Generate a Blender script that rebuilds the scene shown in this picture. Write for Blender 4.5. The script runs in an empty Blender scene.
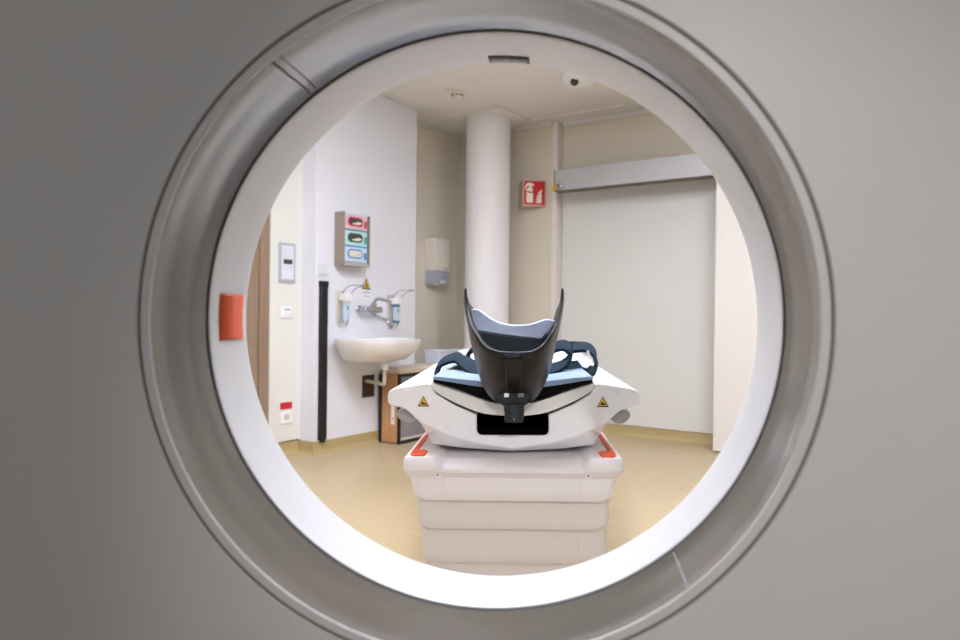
import bpy, bmesh, math, random
from mathutils import Vector, Matrix
random.seed(4)
PI = math.pi
SC = bpy.context.scene
COL = SC.collection

# ------------------------------------------------------------------ view
SC.view_settings.view_transform = 'Standard'
SC.view_settings.look = 'None'
SC.view_settings.gamma = 1.0
SC.view_settings.exposure = 0.35
SC.view_settings.use_curve_mapping = False

FOC = 715.0
yaw, roll, pitch = math.radians(4.0), math.radians(.65), math.radians(-.32)
CAM = Vector((.049, 0, 1.05))
F = Vector((-math.sin(yaw)*math.cos(pitch), math.cos(yaw)*math.cos(pitch), math.sin(pitch)))
R0 = Vector((math.cos(yaw), math.sin(yaw), 0))
U0 = R0.cross(F)
CR = math.cos(roll)*R0 + math.sin(roll)*U0
CU = math.cos(roll)*U0 - math.sin(roll)*R0
cam = bpy.data.cameras.new('camera')
co = bpy.data.objects.new('camera', cam)
COL.objects.link(co)
m = Matrix.Identity(4)
for i, a in enumerate((CR, CU, -F)):
    for j in range(3):
        m[j][i] = a[j]
m.translation = CAM
co.matrix_world = m
cam.sensor_width = 36
cam.lens = 36*FOC/960
cam.clip_start = .02
cam.dof.use_dof = True
cam.dof.focus_distance = 2.05
cam.dof.aperture_fstop = 3.6
SC.camera = co

def PX(px, py, Y):
    """point at world depth y=Y seen at a photograph pixel (used to take measurements of the couch)"""
    r = F + CR*((px-480)/FOC) + CU*((320-py)/FOC)
    return CAM + r*(Y/r.y)

# ------------------------------------------------------------------ materials
def srgb(c):
    return tuple(((x/255)/12.92 if x/255 <= .04045 else ((x/255+.055)/1.055)**2.4) for x in c)

def mat(name, c, rough=.5, metal=0, noise=0, nscale=30, bump=0, bscale=200, coat=0, spec=.5, trans=0, alpha=1, stretch=None, emit=None, estr=0):
    mt = bpy.data.materials.new(name); mt.use_nodes = True
    nt = mt.node_tree; b = nt.nodes['Principled BSDF']
    lin = srgb(c)+(1,)
    b.inputs['Base Color'].default_value = lin
    b.inputs['Roughness'].default_value = rough
    b.inputs['Metallic'].default_value = metal
    b.inputs['Coat Weight'].default_value = coat
    b.inputs['Specular IOR Level'].default_value = spec
    b.inputs['Transmission Weight'].default_value = trans
    b.inputs['Alpha'].default_value = alpha
    if emit:
        b.inputs['Emission Color'].default_value = srgb(emit)+(1,)
        b.inputs['Emission Strength'].default_value = estr
    tc = nt.nodes.new('ShaderNodeTexCoord')
    mp = nt.nodes.new('ShaderNodeMapping')
    nt.links.new(tc.outputs['Object'], mp.inputs[0])
    if stretch: mp.inputs['Scale'].default_value = stretch
    n = nt.nodes.new('ShaderNodeTexNoise'); n.inputs['Scale'].default_value = nscale; n.inputs['Detail'].default_value = 4
    nt.links.new(mp.outputs[0], n.inputs['Vector'])
    rp = nt.nodes.new('ShaderNodeValToRGB')
    k = max(noise, .006)
    rp.color_ramp.elements[0].position = .3; rp.color_ramp.elements[1].position = .7
    rp.color_ramp.elements[0].color = tuple(x*(1-k) for x in lin[:3])+(1,)
    rp.color_ramp.elements[1].color = tuple(min(1, x*(1+k)) for x in lin[:3])+(1,)
    nt.links.new(n.outputs['Fac'], rp.inputs[0]); nt.links.new(rp.outputs[0], b.inputs['Base Color'])
    if bump:
        n2 = nt.nodes.new('ShaderNodeTexNoise'); n2.inputs['Scale'].default_value = bscale
        nt.links.new(mp.outputs[0], n2.inputs['Vector'])
        bp = nt.nodes.new('ShaderNodeBump'); bp.inputs['Strength'].default_value = bump; bp.inputs['Distance'].default_value = .002
        nt.links.new(n2.outputs['Fac'], bp.inputs['Height']); nt.links.new(bp.outputs[0], b.inputs['Normal'])
    return mt

M = {}
def dm(k, *a, **kw): M[k] = mat(k, *a, **kw)
dm('shell_white', (206, 206, 206), .45, bump=.05, bscale=900)
dm('lip_white', (222, 222, 220), .4)
dm('liner_grey', (112, 106, 98), .17, noise=.05, nscale=6, spec=.38)
dm('ring_white', (225, 225, 228), .42)
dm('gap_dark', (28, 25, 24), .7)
dm('groove_grey', (128, 114, 108), .7)
dm('table_white', (248, 247, 248), .35)
dm('tray_ivory', (238, 236, 230), .4)
dm('pedestal_white', (238, 231, 232), .45)
dm('bellow_beige', (226, 218, 214), .55)
dm('black_plastic', (11, 11, 12), .4)
dm('foam_black', (5, 5, 6), .9, spec=.2)
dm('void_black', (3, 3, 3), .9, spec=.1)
dm('holder_black', (20, 17, 17), .4, spec=.35)
dm('pad_blue', (134, 156, 184), .55, noise=.02)
dm('cushion_blue', (180, 194, 222), .6, noise=.02)
dm('slate_dark', (30, 44, 56), .6)
dm('strap_blue', (24, 42, 56), .8, spec=.15, noise=.12, nscale=120, bump=.3, bscale=500)
dm('paper_white', (240, 238, 236), .7)
dm('orange', (232, 78, 14), .45)
dm('orange_mark', (226, 88, 30), .4)
dm('yellow', (236, 186, 30), .5)
dm('label_black', (20, 18, 16), .5)
dm('knob_grey', (120, 122, 124), .35)
dm('screw', (120, 118, 118), .4, metal=.6)
dm('wall_white', (232, 233, 240), .6, noise=.01, nscale=3)
dm('wall_green', (238, 231, 214), .5, noise=.01, nscale=3)
dm('wall_cream', (222, 221, 217), .5, noise=.012, nscale=3)
dm('wall_grey', (228, 227, 220), .55, noise=.01, nscale=3)
dm('door_leaf', (230, 225, 219), .45)
dm('ceiling', (232, 228, 224), .85, noise=.01, nscale=8)
dm('column', (242, 239, 241), .5)
dm('shadow_gap', (120, 112, 104), .8)
dm('floor', (188, 169, 134), .42, noise=.055, nscale=9, stretch=(1, 2.2, 1), coat=.1)
dm('skirting', (184, 164, 118), .45, noise=.04, nscale=9)
dm('wood', (198, 148, 100), .45, noise=.12, nscale=5, stretch=(14, 14, 1))
dm('wood_taupe', (146, 124, 104), .5, noise=.14, nscale=4, stretch=(22, 22, .7))
dm('ceramic', (240, 238, 238), .12, coat=.5)
dm('chrome', (190, 192, 196), .12, metal=1)
dm('steel', (160, 146, 132), .38, metal=.35)
dm('aluminium', (186, 186, 190), .38, metal=.35)
dm('alu_dark', (90, 84, 78), .5)
dm('plastic_white', (240, 240, 240), .4)
dm('plastic_beige', (208, 200, 190), .5)
dm('panel_grey', (178, 184, 196), .4)
dm('panel_light', (222, 224, 232), .4)
dm('lcd', (60, 66, 68), .3)
dm('pole_black', (16, 16, 18), .5)
dm('red', (204, 34, 44), .45)
dm('sign_white', (244, 240, 226), .5)
dm('sign_edge', (214, 180, 168), .5)
dm('teal', (64, 158, 150), .5)
dm('green', (24, 110, 92), .5)
dm('blue', (70, 130, 200), .5)
dm('pink', (226, 190, 204), .5)
dm('box_cyan', (190, 226, 230), .5)
dm('box_blue', (206, 226, 240), .5)
dm('magenta', (206, 60, 90), .5)
dm('slot_dark', (70, 62, 56), .7)
dm('tissue', (228, 224, 204), .8)
dm('clear_blue', (196, 200, 220), .2, alpha=.9)
dm('bottle', (196, 216, 230), .2)
dm('bottle_teal', (52, 120, 146), .4)
dm('grille', (128, 122, 124), .6)
dm('counter', (214, 198, 180), .45)
dm('hole_dark', (70, 52, 42), .8)
dm('bin_clear', (206, 212, 226), .3, noise=.06, nscale=18)
dm('bin_pink', (220, 210, 212), .4, noise=.04, nscale=12)
dm('smoke_white', (230, 222, 204), .5)
dm('lens_dark', (40, 30, 25), .45)
dm('warm_white', (246, 238, 228), .4)
dm('grip_grey', (170, 171, 174), .35)
dm('wall_upper', (220, 212, 196), .5, noise=.012, nscale=3)
dm('window_pane', (120, 112, 106), .25)
dm('lamp_cool', (255, 255, 255), .5, emit=(240, 243, 255), estr=1)

# woven grille pattern for the cabinet mesh
def grille_mat():
    mt = M['grille']; nt = mt.node_tree; b = nt.nodes['Principled BSDF']
    tc = nt.nodes.new('ShaderNodeTexCoord'); w = nt.nodes.new('ShaderNodeTexWave')
    w.inputs['Scale'].default_value = 22; w.bands_direction = 'X'
    nt.links.new(tc.outputs['Object'], w.inputs['Vector'])
    r = nt.nodes.new('ShaderNodeValToRGB')
    r.color_ramp.elements[0].color = srgb((112, 106, 108))+(1,); r.color_ramp.elements[1].color = srgb((166, 160, 164))+(1,)
    nt.links.new(w.outputs['Fac'], r.inputs[0]); nt.links.new(r.outputs[0], b.inputs['Base Color'])
grille_mat()

# ------------------------------------------------------------------ object helpers
def link(name, me, m_, parent=None):
    o = bpy.data.objects.new(name, me); COL.objects.link(o)
    if m_: me.materials.append(M[m_])
    if parent: o.parent = parent
    return o

def obj(name, bm, m_, parent=None, smooth=False, bevel=0, segs=2, sub=0, angle=35):
    bmesh.ops.recalc_face_normals(bm, faces=bm.faces)
    me = bpy.data.meshes.new(name); bm.to_mesh(me); bm.free()
    o = link(name, me, m_, parent)
    if smooth:
        for p in me.polygons: p.use_smooth = True
    if bevel:
        b = o.modifiers.new('bevel', 'BEVEL'); b.width = bevel; b.segments = segs; b.limit_method = 'ANGLE'; b.angle_limit = math.radians(angle)
    if sub:
        s = o.modifiers.new('sub', 'SUBSURF'); s.levels = sub; s.render_levels = sub
    if smooth or bevel:
        for p in me.polygons: p.use_smooth = True
        try: me.set_sharp_from_angle(angle=math.radians(38))
        except Exception: pass
    return o

def thing(name, label, cat, loc=(0, 0, 0), rz=0, group=None):
    o = bpy.data.objects.new(name, None); COL.objects.link(o)
    o.empty_display_size = .05
    o.location = loc; o.rotation_euler = (0, 0, rz)
    o['label'] = label; o['category'] = cat
    if group: o['group'] = group
    return o
def tag(o, label, cat, group=None):
    o['label'] = label; o['category'] = cat
    if group: o['group'] = group
    return o
def lab(o, s): o['label'] = s; return o

def box(bm, x0, x1, y0, y1, z0, z1):
    v = [bm.verts.new(p) for p in ((x0,y0,z0),(x1,y0,z0),(x1,y1,z0),(x0,y1,z0),(x0,y0,z1),(x1,y0,z1),(x1,y1,z1),(x0,y1,z1))]
    for f in ((0,1,2,3),(4,5,6,7),(0,1,5,4),(1,2,6,5),(2,3,7,6),(3,0,4,7)): bm.faces.new([v[i] for i in f])
    return bm
def B(*a):
    return box(bmesh.new(), *a)

def loft(loops, cap=True, closed=True, bm=None, cap2=None):
    bm = bm or bmesh.new()
    L = [[bm.verts.new(p) for p in lp] for lp in loops]
    n = len(L[0])
    for a, b in zip(L[:-1], L[1:]):
        for i in range(n if closed else n-1):
            j = (i+1) % n
            bm.faces.new((a[i], a[j], b[j], b[i]))
    if cap:
        bm.faces.new(L[0]); bm.faces.new(L[-1])
    return bm

def prism(pts, y0, y1, bm=None):
    """outline in (x, z) pushed along y"""
    return loft([[(x, y0, z) for x, z in pts], [(x, y1, z) for x, z in pts]], bm=bm)

def lathe_y(prof, n=192, cx=0, cz=0, close=False, bm=None, a0=0, a1=2*PI):
    """profile of (radius, y) turned about the y axis"""
    bm = bm or bmesh.new()
    full = abs(a1-a0-2*PI) < 1e-6
    cnt = n if full else n+1
    rings = []
    for r, y in prof:
        rings.append([bm.verts.new((cx+r*math.cos(a0+(a1-a0)*i/n), y, cz+r*math.sin(a0+(a1-a0)*i/n))) for i in range(cnt)])
    prs = list(zip(rings[:-1], rings[1:]))
    if close: prs.append((rings[-1], rings[0]))
    for a, b in prs:
        for i in range(n if full else n):
            j = (i+1) % cnt
            bm.faces.new((a[i], a[j], b[j], b[i]))
    return bm

def lathe_z(prof, n=40, cx=0, cy=0, bm=None):
    bm = bm or bmesh.new()
    rings = [[bm.verts.new((cx+r*math.cos(2*PI*i/n), cy+r*math.sin(2*PI*i/n), z)) for i in range(n)] for r, z in prof]
    for a, b in zip(rings[:-1], rings[1:]):
        for i in range(n):
            j = (i+1) % n
            bm.faces.new((a[i], a[j], b[j], b[i]))
    if prof[0][0] > 0: bm.faces.new(rings[0])
    if prof[-1][0] > 0: bm.faces.new(rings[-1])
    return bm

def cyl(p0, p1, r, n=20, r1=None, bm=None):
    bm = bm or bmesh.new()
    p0, p1 = Vector(p0), Vector(p1); d = (p1-p0).normalized()
    a = d.cross(Vector((0, 0, 1)) if abs(d.z) < .9 else Vector((1, 0, 0))).normalized(); b = d.cross(a)
    r1 = r if r1 is None else r1
    return loft([[p0+(a*math.cos(2*PI*i/n)+b*math.sin(2*PI*i/n))*r for i in range(n)],
                 [p1+(a*math.cos(2*PI*i/n)+b*math.sin(2*PI*i/n))*r1 for i in range(n)]], bm=bm)

def smooth_path(P, k=6):
    P = [Vector(p) for p in P]; out = []
    for i in range(len(P)-1):
        p0 = P[max(i-1, 0)]; p1 = P[i]; p2 = P[i+1]; p3 = P[min(i+2, len(P)-1)]
        for s in range(k):
            t = s/k
            out.append(.5*((2*p1)+(-p0+p2)*t+(2*p0-5*p1+4*p2-p3)*t*t+(-p0+3*p1-3*p2+p3)*t**3))
    out.append(P[-1]); return out

def tube(P, r, n=12, k=6, bm=None):
    pts = smooth_path(P, k); loops = []
    ref = Vector((.13, .21, .97)).normalized()
    for i, p in enumerate(pts):
        d = (pts[min(i+1, len(pts)-1)]-pts[max(i-1, 0)]).normalized()
        a = d.cross(ref)
        a = a.normalized() if a.length > 1e-3 else Vector((1, 0, 0)); b = d.cross(a)
        ref = b.cross(d) if False else ref
        loops.append([p+(a*math.cos(2*PI*q/n)+b*math.sin(2*PI*q/n))*r for q in range(n)])
    return loft(loops, bm=bm)

def ribbon(P, wv, th, k=6, bm=None):
    """flat webbing along P; wv = half-width vector(s)"""
    pts = smooth_path(P, k)
    W = wv if isinstance(wv, list) else [wv]*len(P)
    W = smooth_path(W, k); loops = []
    for i, p in enumerate(pts):
        d = (pts[min(i+1, len(pts)-1)]-pts[max(i-1, 0)]).normalized()
        w = W[i]; nrm = d.cross(w).normalized()*th/2
        loops.append([p-w-nrm, p-w*.5-nrm*1.3, p+w*.5-nrm*1.3, p+w-nrm, p+w+nrm, p+w*.5+nrm*1.3, p-w*.5+nrm*1.3, p-w+nrm])
    return loft(loops, bm=bm)

def rrect(w, h, r, n=5, cx=0, cz=0):
    out = []
    for sx, sz, a0 in ((1, 1, 0), (-1, 1, 90), (-1, -1, 180), (1, -1, 270)):
        for i in range(n+1):
            a = math.radians(a0+90*i/n)
            out.append((cx+sx*(w/2-r)+r*math.cos(a), cz+sz*(h/2-r)+r*math.sin(a)))
    return out

# ------------------------------------------------------------------ room
A = math.radians(30.3)
UH = Vector((math.sin(A), math.cos(A), 0)); VH = Vector((math.cos(A), -math.sin(A), 0))
def W(u, v, z=0): return UH*u + VH*v + Vector((0, 0, z))
RL, RD = math.radians(90)-A, -A       # facing rotation of things on the left wall and on the door wall
H = 2.88
def struct(name, bm, m_, **kw):
    """built in room axes: x = v, y = u"""
    o = obj(name, bm, m_, None, **kw)
    o.rotation_euler = (0, 0, -A); o['kind'] = 'structure'
    return o
V0, V1, U0_, U1 = -4.25, 2.6, -3.2, 6.0
struct('floor', B(V0-.2, V1+.2, U0_-.2, U1+.2, -.1, 0), 'floor')
struct('ceiling', B(V0-.2, V1+.2, U0_-.2, U1+.2, H, H+.1), 'ceiling')
# dropped plasterboard border with a notch round the column, its edge a fine step
edge = [(-3.93, U0_), (-3.93, 5.28), (-3.33, 5.24), (-3.33, 5.76), (V1, 5.76)]
bm = bmesh.new()
vs = [bm.verts.new((x, y, H-.018)) for x, y in [(V0, U0_)]+edge+[(V1, U1), (V0, U1)]]
f = bm.faces.new(vs)
r = bmesh.ops.extrude_face_region(bm, geom=[f])
bmesh.ops.translate(bm, verts=[g for g in r['geom'] if isinstance(g, bmesh.types.BMVert)], vec=(0, 0, .017))
struct('trim_1', bm, 'ceiling')

struct('wall_left', B(V0-.15, V0, U0_, U1, 0, H), 'wall_green')
struct('wall_back', B(V0, V1, U1, U1+.15, 0, H), 'wall_cream')
struct('wall_right', B(V1, V1+.15, U0_, U1, 0, H), 'wall_grey')
# rear wall; window opening added behind the camera to light the gantry face
WX0, WX1, WZ0, WZ1 = -2.4, 2.0, .75, 2.35
bm = bmesh.new()
box(bm, V0, WX0, U0_-.15, U0_, 0, H); box(bm, WX1, V1, U0_-.15, U0_, 0, H)
box(bm, WX0, WX1, U0_-.15, U0_, 0, WZ0); box(bm, WX0, WX1, U0_-.15, U0_, WZ1, H)
struct('wall_rear', bm, 'wall_grey')
bm = bmesh.new()
for x in (WX0, (WX0+WX1)/2-.03, WX1-.06): box(bm, x, x+.06, U0_-.09, U0_-.03, WZ0, WZ1)
for z in (WZ0, WZ1-.06): box(bm, WX0, WX1, U0_-.09, U0_-.03, z, z+.06)
wf = struct('added_window', bm, 'plastic_white')

# white pre-wall that carries the basin
PW0, PW1, PV = 3.735, 4.905, -3.98
struct('wall_sink', B(V0, PV, PW0, PW1, 0, H-.02), 'wall_white', bevel=.003)
# pale wall panel beside the brown door (stands proud of the skirting)
struct('trim_2', B(V0, -4.132, 3.445, PW0+.005, .105, H-.02), 'wall_grey')
# shorter projecting panel left of the sliding door, behind the column
struct('trim_3', B(V0, -3.12, 5.9, U1, .0, H-.02), 'wall_upper', bevel=.002)
struct('trim_4', B(-3.165, -3.11, 5.888, 5.99, .0, H-.02), 'door_leaf', bevel=.004)
bm = bmesh.new()
box(bm, -3.105, V1, 5.985, U1, .1, 2.2)
struct('trim_5', bm, 'wall_cream')
struct('trim_9', B(-3.105, V1, 5.984, U1, 2.2, H-.02), 'wall_upper')
# cornice beads under the border
struct('trim_6', B(V0, V0+.02, PW1, U1, H-.05, H-.018), 'ceiling', bevel=.004)
struct('trim_7', B(-3.1, V1, 5.96, 5.985, H-.05, H-.018), 'ceiling', bevel=.004)
struct('trim_8', B(V0, -3.17, 5.87, 5.9, H-.05, H-.018), 'ceiling', bevel=.004)

def skirt(name, pts):
    """coved vinyl skirting along a line of (v,u) points; room is to the right"""
    prof = [(0, 0), (.045, 0), (.022, .006), (.010, .02), (.006, .04), (.006, .095), (0, .095)]
    loops = []
    P = [Vector((a, b, 0)) for a, b in pts]
    for i, p in enumerate(P):
        d0 = (P[i]-P[i-1]).normalized() if i else (P[1]-P[0]).normalized()
        d1 = (P[i+1]-P[i]).normalized() if i < len(P)-1 else d0
        n0 = Vector((d0.y, -d0.x, 0)); n1 = Vector((d1.y, -d1.x, 0))
        n = (n0+n1).normalized(); n = n/max(.3, n.dot(n0))
        loops.append([p+n*a+Vector((0, 0, z)) for a, z in prof])
    return struct(name, loft(loops), 'skirting')
skirt('baseboard_left', [(-4.15, 3.445), (-4.15, PW0), (PV, PW0), (PV, PW1), (V0, PW1), (V0, 5.9), (-3.12, 5.9), (-3.12, U1), (V1, U1)])

# column
t = lathe_z([(.205, 0), (.205, H-.01)], n=64, cx=-3.64, cy=5.53)
o = struct('wall_column', t, 'column', smooth=True)

# brown laminated door at the far left
dr = struct('door_1', B(V0, -4.155, 2.36, 3.36, .01, 2.25), 'wood_taupe', bevel=.002)
bm = bmesh.new()
box(bm, V0, -4.14, 3.36, 3.444, 0, 2.33); box(bm, V0, -4.14, 2.28, 2.36, 0, 2.33); box(bm, V0, -4.14, 2.36, 3.36, 2.25, 2.33)
o = obj('door_frame', bm, 'wood_taupe', dr, bevel=.002)
o = obj('door_handle', tube([(-4.155, 2.5, 1.05), (-4.10, 2.5, 1.05), (-4.10, 2.55, 1.05), (-4.10, 2.63, 1.05)], .01), 'chrome', dr, smooth=True)

# sliding door leaf with its rail housing
LU = 5.70
leaf = struct('door_2', B(-1.595, -.1, LU, LU+.06, .012, 2.2), 'door_leaf', bevel=.004)
obj('door_edge', B(-1.6, -1.575, LU-.004, LU+.064, .012, 2.2), 'door_leaf', leaf, bevel=.003)
obj('pull_handle', tube([(-.25, LU, .9), (-.25, LU-.05, .92), (-.25, LU-.05, 1.2), (-.25, LU, 1.22)], .012), 'chrome', leaf, smooth=True)

def room_thing(name, label, cat, u, v, z, rz, group=None):
    return thing(name, label, cat, W(u, v, z), rz, group)

hd = room_thing('door_rail_housing', 'long brushed grey metal rail housing above the sliding door', 'door rail', LU-.012, -3.032, 2.17, RD)
hl = 3.032+1.2
obj('housing', B(0, hl, 0, .10, .008, .195), 'aluminium', hd, bevel=.004)
obj('underside_rail', B(.01, hl-.01, .004, .095, 0, .008), 'alu_dark', hd)
obj('end_cap', B(-.004, 0, -.002, .102, .004, .2), 'alu_dark', hd)
obj('wall_spacer', B(.05, hl-.05, .10, .292, .1, .195), 'alu_dark', hd)
ks = room_thing('door_motion_sensor', 'small silver and yellow sensor on the left end of the door rail housing', 'sensor', LU-.016, -3.03, 2.19, RD)
obj('body', B(.022, .095, -.04, 0, .0, .042), 'chrome', ks, bevel=.008)
obj('yellow_cover', B(-.012, .022, -.035, 0, -.012, .034), 'yellow', ks, bevel=.006)
obj('lens', cyl((.06, -.04, .02), (.06, -.048, .02), .01), 'lens_dark', ks)

# fire extinguisher sign box
fs = room_thing('fire_extinguisher_sign', 'wedge shaped red and white fire extinguisher sign on the wall right of the column', 'sign', 5.899, -3.53, 2.078, RD)
fs.scale = (1.17, 1.17, 1.12)
AP = Vector((.128, -.153, 0)); FD = Vector((.643, .766, 0)); FN = Vector((.766, -.643, 0))
def tri_prism(z0, z1):
    return loft([[(0, 0, z), (.128, -.153, z), (.2565, -.001, z)] for z in (z0, z1)])
obj('sign_body', tri_prism(0, .222), 'sign_edge', fs, bevel=.002)
def on_face(pts, off, th=.0015):
    a = [AP+FD*x+FN*off+Vector((0, 0, z)) for x, z in pts]
    return loft([a, [p+FN*th for p in a]])
fp = obj('red_panel', on_face([(.012, .014), (.186, .014), (.186, .208), (.012, .208)], .0006), 'red', fs)
lab(fp, 'red panel with white extinguisher and flame symbols')
obj('extinguisher_symbol', on_face([(.035, .028), (.085, .028), (.085, .108), (.035, .108), (.035, .122), (.085, .122), (.083, .142), (.072, .154), (.072, .162), (.092, .17), (.09, .184), (.06, .194), (.036, .188), (.022, .165), (.018, .13), (.025, .13), (.033, .158), (.05, .172), (.054, .156), (.038, .142), (.031, .122), (.031, .028)], .0022), 'sign_white', fp)
obj('flame_symbol', on_face([(.108, .032), (.135, .024), (.16, .034), (.165, .055), (.152, .052), (.168, .078), (.152, .074), (.166, .1), (.15, .098), (.163, .125), (.16, .15), (.148, .125), (.13, .118), (.128, .1), (.142, .104), (.12, .088), (.118, .07), (.136, .078), (.112, .058), (.108, .044), (.128, .05)], .0022), 'sign_white', fp)

# --- wall fittings on the left
def sw(name, label, cat, u, v, z, w, h, mm='plastic_white', rocker=True):
    t = room_thing(name, label, cat, u, v, z, RL)
    obj('frame', prism(rrect(w, h, .006, cx=w/2, cz=h/2), -.01, 0), mm, t, bevel=.002)
    if rocker: obj('rocker', prism(rrect(w*.72, h*.72, .004, cx=w/2, cz=h/2), -.015, -.009), mm, t, bevel=.002)
    return t
cp = room_thing('room_control_panel', 'grey framed upright control panel with a dark display, above the light switch', 'control panel', 3.515, -4.132, 1.284, RL)
obj('frame', prism(rrect(.15, .29, .008, cx=.075, cz=.145), -.014, 0), 'panel_grey', cp, bevel=.002)
obj('face_plate', prism(rrect(.115, .25, .004, cx=.075, cz=.145), -.018, -.013), 'panel_light', cp, bevel=.001)
obj('display', B(.034, .116, -.0205, -.017, .135, .168), 'lcd', cp)
obj('dial', cyl((.07, -.017, .215), (.07, -.026, .215), .024, 28), 'panel_light', cp, bevel=.002)
sw('light_switch', 'square white light switch with a pale green mark below the grey control panel', 'switch', 3.538, -4.132, 1.02, .1, .085)
t = bpy.data.objects['light_switch']
obj('status_mark', B(.03, .075, -.017, -.0145, .058, .066), 'teal', t)
so = room_thing('red_labelled_socket', 'white wall socket under a small red label near the skirting', 'socket', 3.546, -4.132, .238, RL)
obj('socket_plate', prism(rrect(.11, .085, .006, cx=.055, cz=.042), -.01, 0), 'plastic_white', so, bevel=.002)
obj('socket_recess', cyl((.055, -.0105, .045), (.055, -.0115, .045), .024, 24), 'plastic_beige', so)
obj('red_label', B(0, .108, -.004, 0, .105, .155), 'red', so)
sw('double_switch', 'small white switch plate directly above the black upright strip', 'switch', 3.757, PV, 1.342, .088, .09, 'panel_light')

# black strip
pl = room_thing('black_floor_to_wall_strip', 'long black upright cable strip on the white wall left of the basin', 'cable strip', 3.772, PV, .085, RL)
obj('strip', B(0, .07, -.028, 0, .02, 1.19), 'pole_black', pl, bevel=.004)
obj('top_cap', B(-.003, .073, -.032, 0, 1.17, 1.215), 'pole_black', pl, bevel=.004)
obj('foot_clip', B(.02, .05, -.036, 0, 0, .03), 'label_black', pl, bevel=.003)

# glove box dispenser
gd = room_thing('glove_box_holder', 'brushed steel wall holder for three glove boxes, above the basin', 'glove box holder', 3.925, PV+.002, 1.425, RL)
bm = bmesh.new()
box(bm, 0, .008, -.105, 0, 0, .41); box(bm, .268, .276, -.105, 0, 0, .40)
box(bm, .008, .268, -.008, 0, 0, .41); box(bm, .008, .268, -.105, -.008, 0, .008)
box(bm, .008, .268, -.112, -.104, 0, .028)
box(bm, .262, .276, -.112, -.104, .0, .40)
obj('steel_casing', bm, 'steel', gd, bevel=.0015)
obj('lower_lip', B(.0, .262, -.1125, -.1115, .0, .03), 'aluminium', gd)
specs = [('pink and white glove box with a red rimmed opening, top of the steel holder', 'pink', 'magenta', 'magenta'),
         ('pale turquoise glove box with a dark green opening, middle of the steel holder', 'box_cyan', 'green', 'teal'),
         ('pale blue glove box with a blue rimmed opening, bottom of the steel holder', 'box_blue', 'blue', 'blue')]
for i, (lb, mc, rim, stripe) in enumerate(specs):
    gb = room_thing('glove_box', lb, 'glove box', 3.925, PV, 1.425+.034+(2-i)*.124, RL, 'glove boxes in the steel holder')
    obj('carton', B(.012, .258, -.1, -.012, 0, .12), mc, gb, bevel=.001)
    obj('carton_top', B(.013, .257, -.099, -.013, .12, .1222), stripe if i else 'box_cyan', gb)
    fr = obj('opening_rim', prism(rrect(.165, .072, .035, cx=.125, cz=.06), -.1022, -.1), rim, gb)
    obj('opening', prism(rrect(.14, .05, .0245, cx=.125, cz=.06), -.1035, -.102), 'slot_dark' if i < 2 else 'tissue', fr)
    obj('glove_tuft', prism([(.08, .045), (.12, .052), (.15, .062), (.185, .06), (.19, .05), (.165, .038), (.11, .036)] if i < 2 else
                            [(.13, .05), (.15, .062), (.18, .066), (.178, .052), (.15, .044)], -.106, -.1032), 'tissue' if i != 2 else 'pink', gb, bevel=.001)
    obj('side_print', B(.222, .25, -.1012, -.1, .02, .075), stripe, gb)
    obj('edge_stripe', B(.012, .258, -.1014, -.1, .112, .12), stripe if i else 'box_cyan', gb)

# soap dispensers
def soap(label, u, z, bot, cap):
    t = room_thing('soap_dispenser', label, 'soap dispenser', u, PV, z, RL, 'elbow lever dispensers above the basin')
    obj('back_plate', B(0, .085, -.012, 0, .0, .25), 'plastic_beige', t, bevel=.003)
    obj('pump_head', B(.02, .075, -.1, -.012, .17, .225), 'plastic_white', t, bevel=.008)
    b = obj('bottle', prism(rrect(.045, .145, .01, cx=.048, cz=.09), -.085, -.045), bot, t, bevel=.008)
    obj('bottle_cap', B(.024, .072, -.087, -.043, .147, .170), cap, b, bevel=.003)
    if cap == 'bottle_teal':
        obj('bottle_base', B(.024, .072, -.087, -.043, .016, .034), cap, b, bevel=.003)
    obj('printed_mark', B(.038, .052, -.0865, -.0848, .1, .128), 'bottle_teal', b)
    obj('drip_tray', loft([[(.02, -.03, .015), (.065, -.03, .015), (.065, -.03, .0), (.02, -.03, .0)],
                           [(.03, -.005, .0-.03), (.055, -.005, -.03), (.055, -.005, -.035), (.03, -.005, -.035)]]), 'chrome', t)
    obj('spout', cyl((.043, -.09, .012), (.0, -.12, -.01), .007), 'chrome', t, smooth=True)
    obj('elbow_lever', tube([(.012, -.06, .225), (.012, -.09, .26), (.012, -.15, .285), (.012, -.24, .285), (.04, -.26, .285), (.074, -.24, .285), (.074, -.15, .27), (.074, -.09, .225)], .0035, 8), 'chrome', t, smooth=True)
soap('wall soap dispenser with pale blue bottle and wire elbow lever, beside the black strip', 3.945, .985, 'bottle', 'plastic_beige')
soap('wall soap dispenser with blue capped bottle and wire elbow lever, right of the tap', 4.53, .97, 'bottle', 'bottle_teal')

# warning triangle sign + caption
ts = room_thing('hot_water_sign', 'small yellow warning triangle with a caption strip above the tap', 'sign', 4.233, PV, 1.2, RL)
tri = lambda x, z, s: [(x-s/2, z), (x+s/2, z), (x, z+s*.9)]
obj('triangle_border', prism(tri(.05, .055, .1), -.003, 0), 'label_black', ts)
obj('yellow_triangle', prism(tri(.05, .063, .078), -.0045, -.0025), 'yellow', ts)
obj('pictogram', prism([(.04, .07), (.062, .07), (.056, .08), (.058, .09), (.05, .105), (.044, .09), (.046, .08)], -.0055, -.004), 'label_black', ts)
cpn = obj('caption_strip', B(.0, .1, -.002, 0, -.02, .045), 'plastic_white', ts)
obj('caption_lines', box(box(bmesh.new(), .008, .092, -.003, -.0015, .024, .036), .015, .085, -.003, -.0015, -.005, .003), 'panel_grey', cpn)

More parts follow.
